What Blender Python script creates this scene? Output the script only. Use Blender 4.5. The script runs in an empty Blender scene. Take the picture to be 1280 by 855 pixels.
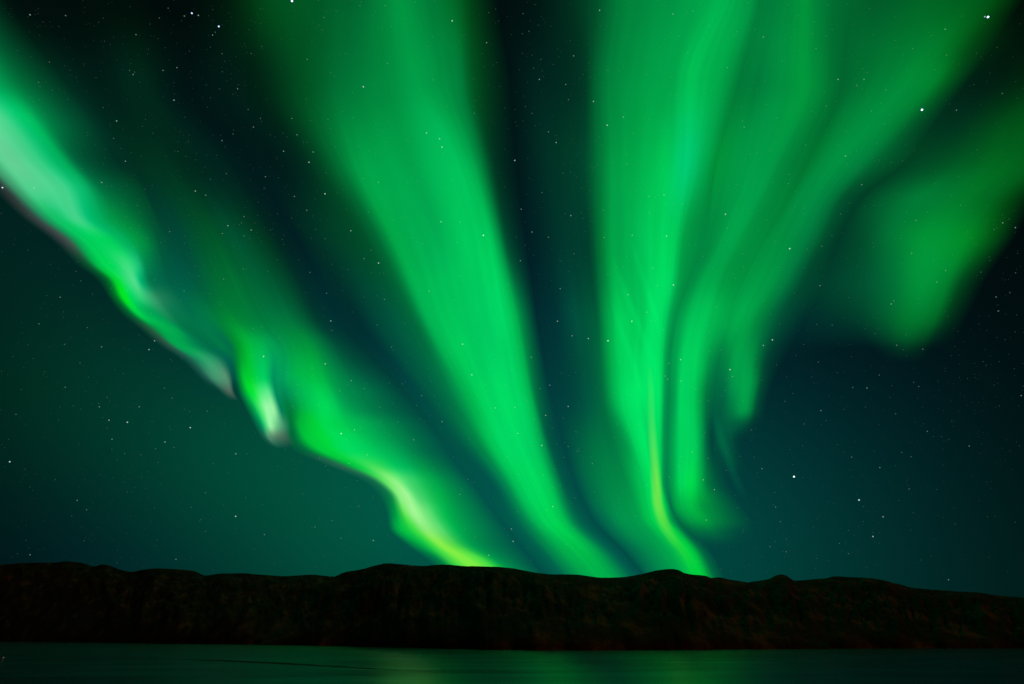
import bpy, math, random
import numpy as np

C = bpy.context.scene.collection
scene = bpy.context.scene
rng = np.random.default_rng(7)

# ------------------------------------------------------------------ camera
CAM_Z = 20.0
FPX = 711.0                       # focal length in pixels of a 1280 px wide frame
PITCH = math.radians(27.4)
CP, SP = math.cos(PITCH), math.sin(PITCH)
cam = bpy.data.cameras.new('camera')
cam.sensor_width = 36.0
cam.lens = FPX / 1280.0 * 36.0
cam.clip_start, cam.clip_end = 0.5, 400000.0
cam_ob = bpy.data.objects.new('camera', cam)
cam_ob.location = (0, 0, CAM_Z)
cam_ob.rotation_euler = (math.radians(90) + PITCH, 0, 0)
C.objects.link(cam_ob)
scene.camera = cam_ob

# ------------------------------------------------------------------ night sky
# airglow: a few broad lobes of faint teal light round the sky (direction, sharpness, green, blue)
LOBES = [(0.0, 0.9923, 0.1242, 8, 0.01813, 0.025), (0.1816, 0.9757, 0.1222, 30, 0.04539, 0.02639), (-0.2514, 0.9401, 0.2303, 40, 0.04459, 0.01177), (-0.479, 0.8163, 0.3228, 30, 0.00729, 0.01713), (-0.0557, 0.9383, 0.3413, 20, 0.0, 0.00959), (0.4254, 0.8662, 0.2622, 25, 0.0, 0.00631), (0.4482, 0.887, 0.111, 30, 0.01414, 0.00822), (-0.6578, 0.5648, 0.4983, 60, 0.01029, 0.00752), (0.0, 0.5237, 0.8519, 6, 0.00213, 0.00226), (-0.1072, 0.9768, 0.1856, 50, 0.02812, 0.01623), (-0.5966, 0.7378, 0.3159, 90, 0.01629, 0.0), (-0.4741, 0.8749, 0.0986, 60, 0.0, 0.00307), (-0.267, 0.9562, 0.1197, 90, 0.00843, 0.0), (-0.4456, 0.8568, 0.2594, 90, 0.02444, 0.0)]
AMBIENT = (0.00161, 0.00065)
world = bpy.data.worlds.new('World')
scene.world = world
world.use_nodes = True
nt = world.node_tree
nt.nodes.clear()
n_out = nt.nodes.new('ShaderNodeOutputWorld')
n_bg = nt.nodes.new('ShaderNodeBackground')
nt.links.new(n_bg.outputs[0], n_out.inputs[0])
n_tc = nt.nodes.new('ShaderNodeTexCoord')
acc = nt.nodes.new('ShaderNodeCombineXYZ')
acc.inputs[0].default_value = 0.0004
acc.inputs[1].default_value = AMBIENT[0]
acc.inputs[2].default_value = AMBIENT[1]
acc_s = acc.outputs[0]
for (lx, ly, lz, k, g, b) in LOBES:
    dot = nt.nodes.new('ShaderNodeVectorMath'); dot.operation = 'DOT_PRODUCT'
    nt.links.new(n_tc.outputs['Generated'], dot.inputs[0]); dot.inputs[1].default_value = (lx, ly, lz)
    ma = nt.nodes.new('ShaderNodeMath'); ma.operation = 'MULTIPLY_ADD'
    nt.links.new(dot.outputs['Value'], ma.inputs[0]); ma.inputs[1].default_value = k; ma.inputs[2].default_value = -k
    ex = nt.nodes.new('ShaderNodeMath'); ex.operation = 'EXPONENT'
    nt.links.new(ma.outputs[0], ex.inputs[0])
    sc = nt.nodes.new('ShaderNodeVectorMath'); sc.operation = 'SCALE'
    sc.inputs[0].default_value = (0, g, b)
    nt.links.new(ex.outputs[0], sc.inputs['Scale'])
    ad = nt.nodes.new('ShaderNodeVectorMath'); ad.operation = 'ADD'
    nt.links.new(acc_s, ad.inputs[0]); nt.links.new(sc.outputs[0], ad.inputs[1])
    acc_s = ad.outputs[0]
nt.links.new(acc_s, n_bg.inputs['Color'])
n_bg.inputs['Strength'].default_value = 1.0

# the dim warm light of a town far off behind the camera, to the right
sun = bpy.data.lights.new('town_glow', 'SUN')
sun.energy = 0.33
sun.color = (1.0, 0.46, 0.2)
sun.angle = math.radians(8)
sun_ob = bpy.data.objects.new('town_glow', sun)
sun_ob.rotation_euler = (math.radians(76), 0, math.radians(43))
C.objects.link(sun_ob)

scene.view_settings.view_transform = 'Standard'
scene.view_settings.look = 'None'
scene.view_settings.exposure = 0.0
scene.view_settings.gamma = 1.0
scene.render.engine = 'CYCLES'
scene.cycles.transparent_max_bounces = 64
scene.cycles.max_bounces = 6
scene.cycles.sample_clamp_indirect = 2.0
scene.cycles.use_denoising = True
scene.cycles.denoiser = 'OPENIMAGEDENOISE'
scene.cycles.denoising_input_passes = 'RGB_ALBEDO_NORMAL'
scene.cycles.use_adaptive_sampling = False

# ------------------------------------------------------------------ helpers
def ray(x, y):
    """unit direction of the sight line through a point of the 1280 x 855 frame"""
    x = np.asarray(x, float); y = np.asarray(y, float)
    u = (x - 640.0) / FPX; v = (427.5 - y) / FPX
    d = np.stack([u, CP - v * SP, SP + v * CP], -1)
    return d / np.linalg.norm(d, axis=-1, keepdims=True)

def lin(c):
    c = np.asarray(c, float) / 255.0
    return np.where(c <= 0.04045, c / 12.92, ((np.maximum(c, 0) + 0.055) / 1.055) ** 2.4)

def disp(l):
    l = np.asarray(l, float)
    return 255.0 * np.where(l < 0.0031308, 12.92 * l, 1.055 * np.maximum(l, 1e-9) ** (1 / 2.4) - 0.055)

def airglow(d):
    out = np.zeros(d.shape)
    out[..., 1] = AMBIENT[0]; out[..., 2] = AMBIENT[1]
    for (lx, ly, lz, k, g, b) in LOBES:
        e = np.exp(k * (d[..., 0] * lx + d[..., 1] * ly + d[..., 2] * lz - 1))
        out[..., 1] += g * e; out[..., 2] += b * e
    return out

def pchip(xk, yk, xq):
    """monotone cubic interpolation; constant slope outside the first coordinate only"""
    xk = np.asarray(xk, float); yk = np.asarray(yk, float); xq = np.asarray(xq, float)
    if yk.ndim == 1: return pchip(xk, yk[:, None], xq)[..., 0]
    h = np.diff(xk)[:, None]; s = np.diff(yk, axis=0) / h
    m = np.zeros_like(yk)
    if len(xk) > 2:
        w1 = 2 * h[1:] + h[:-1]; w2 = h[1:] + 2 * h[:-1]
        ok = s[:-1] * s[1:] > 0
        with np.errstate(divide='ignore', invalid='ignore'):
            hm = (w1 + w2) / (w1 / s[:-1] + w2 / s[1:])
        m[1:-1] = np.where(ok, hm, 0)
    m[0] = s[0]; m[-1] = s[-1]
    i = np.clip(np.searchsorted(xk, xq, side='right') - 1, 0, len(xk) - 2)
    t = ((xq - xk[i]) / (xk[i + 1] - xk[i]))[..., None]
    hh = (xk[i + 1] - xk[i])[..., None]
    return ((2*t**3 - 3*t**2 + 1) * yk[i] + (t**3 - 2*t**2 + t) * hh * m[i]
            + (-2*t**3 + 3*t**2) * yk[i + 1] + (t**3 - t**2) * hh * m[i + 1])

_perm = rng.random((256, 256))
def vnoise(x, y):
    """smooth value noise, -1..1"""
    x = np.asarray(x, float); y = np.asarray(y, float)
    xi = np.floor(x).astype(int); yi = np.floor(y).astype(int)
    fx = x - xi; fy = y - yi
    fx = fx * fx * (3 - 2 * fx); fy = fy * fy * (3 - 2 * fy)
    g = lambda a, b: _perm[a % 256, b % 256]
    return 2 * ((g(xi, yi) * (1 - fx) + g(xi + 1, yi) * fx) * (1 - fy)
                + (g(xi, yi + 1) * (1 - fx) + g(xi + 1, yi + 1) * fx) * fy) - 1

def fbm(x, y, o=4):
    a, s, t = 0, 1.0, 0
    for k in range(o):
        a = a + s * vnoise(x * 2**k + 17.3 * k, y * 2**k + 5.1 * k); t += s; s *= 0.5
    return a / t

def mesh_from(name, verts, faces, mat, parent=None, smooth=True):
    me = bpy.data.meshes.new(name)
    me.from_pydata(np.asarray(verts, float).tolist(), [], np.asarray(faces).tolist() if not isinstance(faces, list) else faces)
    if smooth: me.polygons.foreach_set('use_smooth', [True] * len(me.polygons))
    me.update()
    o = bpy.data.objects.new(name, me)
    if mat: me.materials.append(mat)
    C.objects.link(o)
    if parent: o.parent = parent
    return o

def grid_faces(nr, nc, off=0, flip=False):
    i, j = np.meshgrid(np.arange(nr - 1), np.arange(nc - 1), indexing='ij')
    a = (i * nc + j + off).ravel()
    f = np.stack([a, a + 1, a + nc + 1, a + nc], 1)
    return f[:, ::-1] if flip else f

def tag(o, label=None, cat=None, group=None, kind=None):
    for k, v in (('label', label), ('category', cat), ('group', group), ('kind', kind)):
        if v: o[k] = v

def new_mat(name):
    m = bpy.data.materials.new(name); m.use_nodes = True
    m.node_tree.nodes.clear()
    o = m.node_tree.nodes.new('ShaderNodeOutputMaterial')
    return m, m.node_tree, o

# ------------------------------------------------------------------ water
m_water, t, o = new_mat('dark_water')
bs = t.nodes.new('ShaderNodeBsdfPrincipled')
bs.inputs['Base Color'].default_value = (0.001, 0.003, 0.004, 1)
bs.inputs['Roughness'].default_value = 0.32
bs.inputs['IOR'].default_value = 1.333
bs.inputs['Specular IOR Level'].default_value = 0.6
bs.inputs['Specular Tint'].default_value = (0.45, 1.0, 0.72, 1)   # green tint put into the reflection colour, to deepen the mirrored aurora
tc = t.nodes.new('ShaderNodeTexCoord')
mp = t.nodes.new('ShaderNodeMapping'); mp.inputs['Scale'].default_value = (0.006, 0.02, 1)
nz = t.nodes.new('ShaderNodeTexNoise'); nz.inputs['Scale'].default_value = 1.0; nz.inputs['Detail'].default_value = 5
t.links.new(tc.outputs['Object'], mp.inputs[0]); t.links.new(mp.outputs[0], nz.inputs['Vector'])
rr = t.nodes.new('ShaderNodeMapRange')
rr.inputs['From Min'].default_value = 0.3; rr.inputs['From Max'].default_value = 0.7
rr.inputs['To Min'].default_value = 0.17; rr.inputs['To Max'].default_value = 0.23
t.links.new(nz.outputs['Fac'], rr.inputs['Value']); t.links.new(rr.outputs[0], bs.inputs['Roughness'])
mp2 = t.nodes.new('ShaderNodeMapping'); mp2.inputs['Scale'].default_value = (0.05, 0.12, 1)
nz2 = t.nodes.new('ShaderNodeTexNoise'); nz2.inputs['Scale'].default_value = 1.0; nz2.inputs['Detail'].default_value = 6
bp = t.nodes.new('ShaderNodeBump'); bp.inputs['Strength'].default_value = 0.12; bp.inputs['Distance'].default_value = 0.6
t.links.new(tc.outputs['Object'], mp2.inputs[0]); t.links.new(mp2.outputs[0], nz2.inputs['Vector'])
t.links.new(nz2.outputs['Fac'], bp.inputs['Height']); t.links.new(bp.outputs[0], bs.inputs['Normal'])
t.links.new(bs.outputs[0], o.inputs[0])
S = 120000.0
water = mesh_from('water', [(-S, -S, 0), (S, -S, 0), (S, S, 0), (-S, S, 0)], [(0, 1, 2, 3)], m_water, smooth=False)
tag(water, 'dark calm sea reflecting the green aurora below the hills', kind='structure')

def on_water(x, y):
    d = ray(x, y)
    s = CAM_Z / np.maximum(-d[..., 2], 1e-4)
    p = d * s[..., None]; p[..., 2] = 0
    return p

# a long thin slick of smoother water that mirrors the black hillside
m_slick, t, o = new_mat('smooth_water')
bs = t.nodes.new('ShaderNodeBsdfPrincipled')
bs.inputs['Base Color'].default_value = (0.001, 0.003, 0.004, 1)
bs.inputs['Roughness'].default_value = 0.12
bs.inputs['IOR'].default_value = 1.333
t.links.new(bs.outputs[0], o.inputs[0])
xs = np.linspace(195, 520, 120)
yc = pchip([195, 260, 330, 400, 460, 520], [823.6, 825.3, 828.2, 832, 835.6, 837.5], xs)
wd = np.interp(xs, [195, 250, 300, 380, 450, 520], [0.05, 0.5, 1.1, 0.9, 0.7, 0.05]) * (1 + 0.25 * vnoise(xs / 14, 0 * xs))
va = on_water(xs, yc - wd); vb = on_water(xs, yc + wd)
v = np.concatenate([va, vb]); v[:, 2] = 0.004
slick = mesh_from('water_slick', v, grid_faces(2, len(xs), flip=False), m_slick, smooth=False)
tag(slick, 'thin dark slick line curving across the water', kind='structure')

# ------------------------------------------------------------------ hills
m_hill, t, o = new_mat('dark_heath_and_rock')
bs = t.nodes.new('ShaderNodeBsdfPrincipled'); bs.inputs['Roughness'].default_value = 0.95
bs.inputs['Specular IOR Level'].default_value = 0.1
tc = t.nodes.new('ShaderNodeTexCoord')
nz = t.nodes.new('ShaderNodeTexNoise'); nz.inputs['Scale'].default_value = 0.012; nz.inputs['Detail'].default_value = 9; nz.inputs['Roughness'].default_value = 0.68
t.links.new(tc.outputs['Object'], nz.inputs['Vector'])
cr = t.nodes.new('ShaderNodeValToRGB')
cr.color_ramp.elements[0].position = 0.36; cr.color_ramp.elements[0].color = (0.006, 0.004, 0.0025, 1)
cr.color_ramp.elements[1].position = 0.68; cr.color_ramp.elements[1].color = (0.11, 0.055, 0.028, 1)
e = cr.color_ramp.elements.new(0.52); e.color = (0.026, 0.012, 0.006, 1)
t.links.new(nz.outputs['Fac'], cr.inputs[0]); t.links.new(cr.outputs[0], bs.inputs['Base Color'])
nb = t.nodes.new('ShaderNodeTexNoise'); nb.inputs['Scale'].default_value = 0.04; nb.inputs['Detail'].default_value = 10; nb.inputs['Roughness'].default_value = 0.66
t.links.new(tc.outputs['Object'], nb.inputs['Vector'])
bp = t.nodes.new('ShaderNodeBump'); bp.inputs['Strength'].default_value = 0.8; bp.inputs['Distance'].default_value = 12
t.links.new(nb.outputs['Fac'], bp.inputs['Height']); t.links.new(bp.outputs[0], bs.inputs['Normal'])
t.links.new(bs.outputs[0], o.inputs[0])

SKY_L = [(-420,712),(-300,709),(-200,706),(-100,707),(-40,706.5),(0,705.5),(33.6,703.6),(67,703),(82,701.8),(101,703.2),(109,705.5),(116,708),(128,705.6),(141,708.4),(151,712.3),(165,714.8),(178,712.2),(196.5,710.6),(215,711.3),(242,713.5),(257,719),(275,717),(306,716.4),(322,718),(353,720),(390,718.5),(410,720),(430,721),(470,724),(520,730),(600,742),(700,765)]
SKY_C = [(330,780),(360,757),(385,738),(405,727),(420,720),(430,715.2),(454,711.4),(467,707.2),(487,704.2),(504,705.4),(527.5,707.4),(554,705.5),(581,707.5),(611,708),(635,709.6),(655,713),(689,717.8),(716,718),(732,719.5),(752.5,722),(776,721.5),(800,718),(820,713.3),(840,711.2),(848,712.5),(856,716.5),(870,718.3),(884,720.3),(889,722.2),(899,721.6),(910,724),(936,728.5),(960,736),(990,750),(1030,775)]
SKY_R = [(780,768),(830,752),(870,740),(905,732),(936,727.8),(950,725.6),(961,723.6),(967.5,720.3),(977,717.9),(984,720),(988,723),(993,725.6),(1018,724),(1033,722.6),(1041.5,720.2),(1065,721.4),(1092,723),(1119,729),(1142,735),(1166,737),(1203,739.6),(1225,741),(1246,744),(1280,747),(1340,752),(1420,760),(1520,770),(1640,785)]
SHORE = [(-420,799.0),(-300,800),(0,801.6),(100,803),(215,805),(320,806.2),(430,807.6),(520,810),(640,812.4),(740,812.8),(850,812.3),(950,811.6),(1060,811),(1280,810.4),(1700,810)]
def hill(name, sky, depth, label, seed, set_back):
    sx = np.array([p[0] for p in sky], float); sy = np.array([p[1] for p in sky], float)
    x = np.arange(sx[0], sx[-1], 1.1)
    y = pchip(sx, sy, x) + 0.5 * fbm(x / 11 + seed, 0 * x + seed, 4) + 0.42 * np.abs(vnoise(x / 2.6 + seed, x / 60)) * vnoise(x / 24, 0 * x + seed)
    d = ray(x, y); az = np.arctan2(d[:, 0], d[:, 1]); te = d[:, 2] / np.hypot(d[:, 0], d[:, 1])
    hx = np.array([p[0] for p in SHORE], float); hy = np.array([p[1] for p in SHORE], float)
    hp = on_water(hx, hy); haz = np.arctan2(hp[:, 0], hp[:, 1]); hd = np.hypot(hp[:, 0], hp[:, 1])
    ds = pchip(haz, hd, az) + set_back
    ds = ds * (1 + 0.018 * fbm(x / 30 + seed * 3, 0 * x, 5))
    dr = ds + depth * (1 + 0.18 * fbm(x / 90 + seed, 0 * x + 3, 3))
    hr = CAM_Z + dr * te
    n1, n2 = 90, 26
    t1 = np.linspace(0, 1, n1)[:, None]
    dd = ds + (dr - ds) * t1
    prof = 0.80 * t1 ** 0.62 + 0.20 * t1 ** 1.6
    env = np.sin(np.pi * np.clip(t1, 0, 1)) ** 0.7
    g = (np.abs(fbm(x / 26 + seed + 0 * t1, t1 * 1.6 + seed, 5)) - 0.25) * 0.42 + 0.10 * fbm(x / 9 + 0 * t1, t1 * 9 + seed, 4)
    hh = hr * (prof + env * g * 0.55)
    lim = CAM_Z * (1 - 0) + dd * te * (0.90 + 0.1 * t1)
    hh = np.minimum(hh, lim * (1 - 0.02 * (1 - t1)))
    hh[-1] = hr
    hh = np.maximum(hh, 0.02 * hr * t1)
    hh[0] = -2.0
    t2 = np.linspace(0, 1, n2 + 1)[1:, None]
    d2 = dr + depth * 1.5 * t2
    h2 = hr * (1 - t2 ** 1.4) * (1 + 0.08 * fbm(x / 30 + 0 * t2, t2 * 4 + seed, 4) * np.sin(np.pi * t2)) - 3 * t2
    h2 = np.minimum(h2, CAM_Z + d2 * te - 1.0 * t2)
    D = np.concatenate([dd, d2]); H = np.concatenate([hh, h2])
    A = az + 0 * D
    v = np.stack([D * np.sin(A), D * np.cos(A), H], -1).reshape(-1, 3)
    o = mesh_from(name, v, grid_faces(len(D), len(x), flip=False), m_hill)
    tag(o, label, kind='structure')
    return o
hill('hills', SKY_L, 900, 'long low dark ridge at the left behind the headland', 1.7, 120)
hill('headland', SKY_C, 620, 'broad dark headland in the middle under the aurora', 5.2, 0)
hill('ridge', SKY_R, 700, 'dark ridge with a small knoll sinking away to the right', 9.4, 40)

# ------------------------------------------------------------------ a tiny light afloat on the water
m_float, t, o = new_mat('painted_steel')
bs = t.nodes.new('ShaderNodeBsdfPrincipled'); bs.inputs['Base Color'].default_value = (0.25, 0.04, 0.03, 1); bs.inputs['Roughness'].default_value = 0.6
t.links.new(bs.outputs[0], o.inputs[0])
m_lamp, t, o = new_mat('buoy_lamp_glass')
em = t.nodes.new('ShaderNodeEmission'); em.inputs['Color'].default_value = (1, 0.86, 0.74, 1); em.inputs['Strength'].default_value = 0.09
t.links.new(em.outputs[0], o.inputs[0])
def lathe(prof, n=16):
    v = []; f = []
    for (r, z) in prof:
        for k in range(n):
            a = 2 * math.pi * k / n; v.append((r * math.cos(a), r * math.sin(a), z))
    for i in range(len(prof) - 1):
        for k in range(n):
            f.append((i*n + k, i*n + (k+1) % n, (i+1)*n + (k+1) % n, (i+1)*n + k))
    f.append(tuple(range(n))[::-1]); f.append(tuple(range((len(prof)-1)*n, len(prof)*n)))
    return v, f
bp0 = on_water(np.array([3.4]), np.array([824.6]))[0]
buoy = bpy.data.objects.new('buoy', None); C.objects.link(buoy); buoy.location = bp0
tag(buoy, 'tiny pale light afloat on the dark water at the far left', 'buoy')
mesh_from('float', *lathe([(0.45, -0.5), (0.8, -0.2), (0.85, 0.1), (0.6, 0.4), (0.25, 0.6)]), m_float, buoy)
mesh_from('mast', *lathe([(0.2, 0.6), (0.12, 0.9), (0.09, 1.3)]), m_float, buoy)
mesh_from('lamp', *lathe([(0.2, 1.3), (0.62, 1.5), (0.7, 1.85), (0.5, 2.15), (0.1, 2.3)]), m_lamp, buoy)

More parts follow.
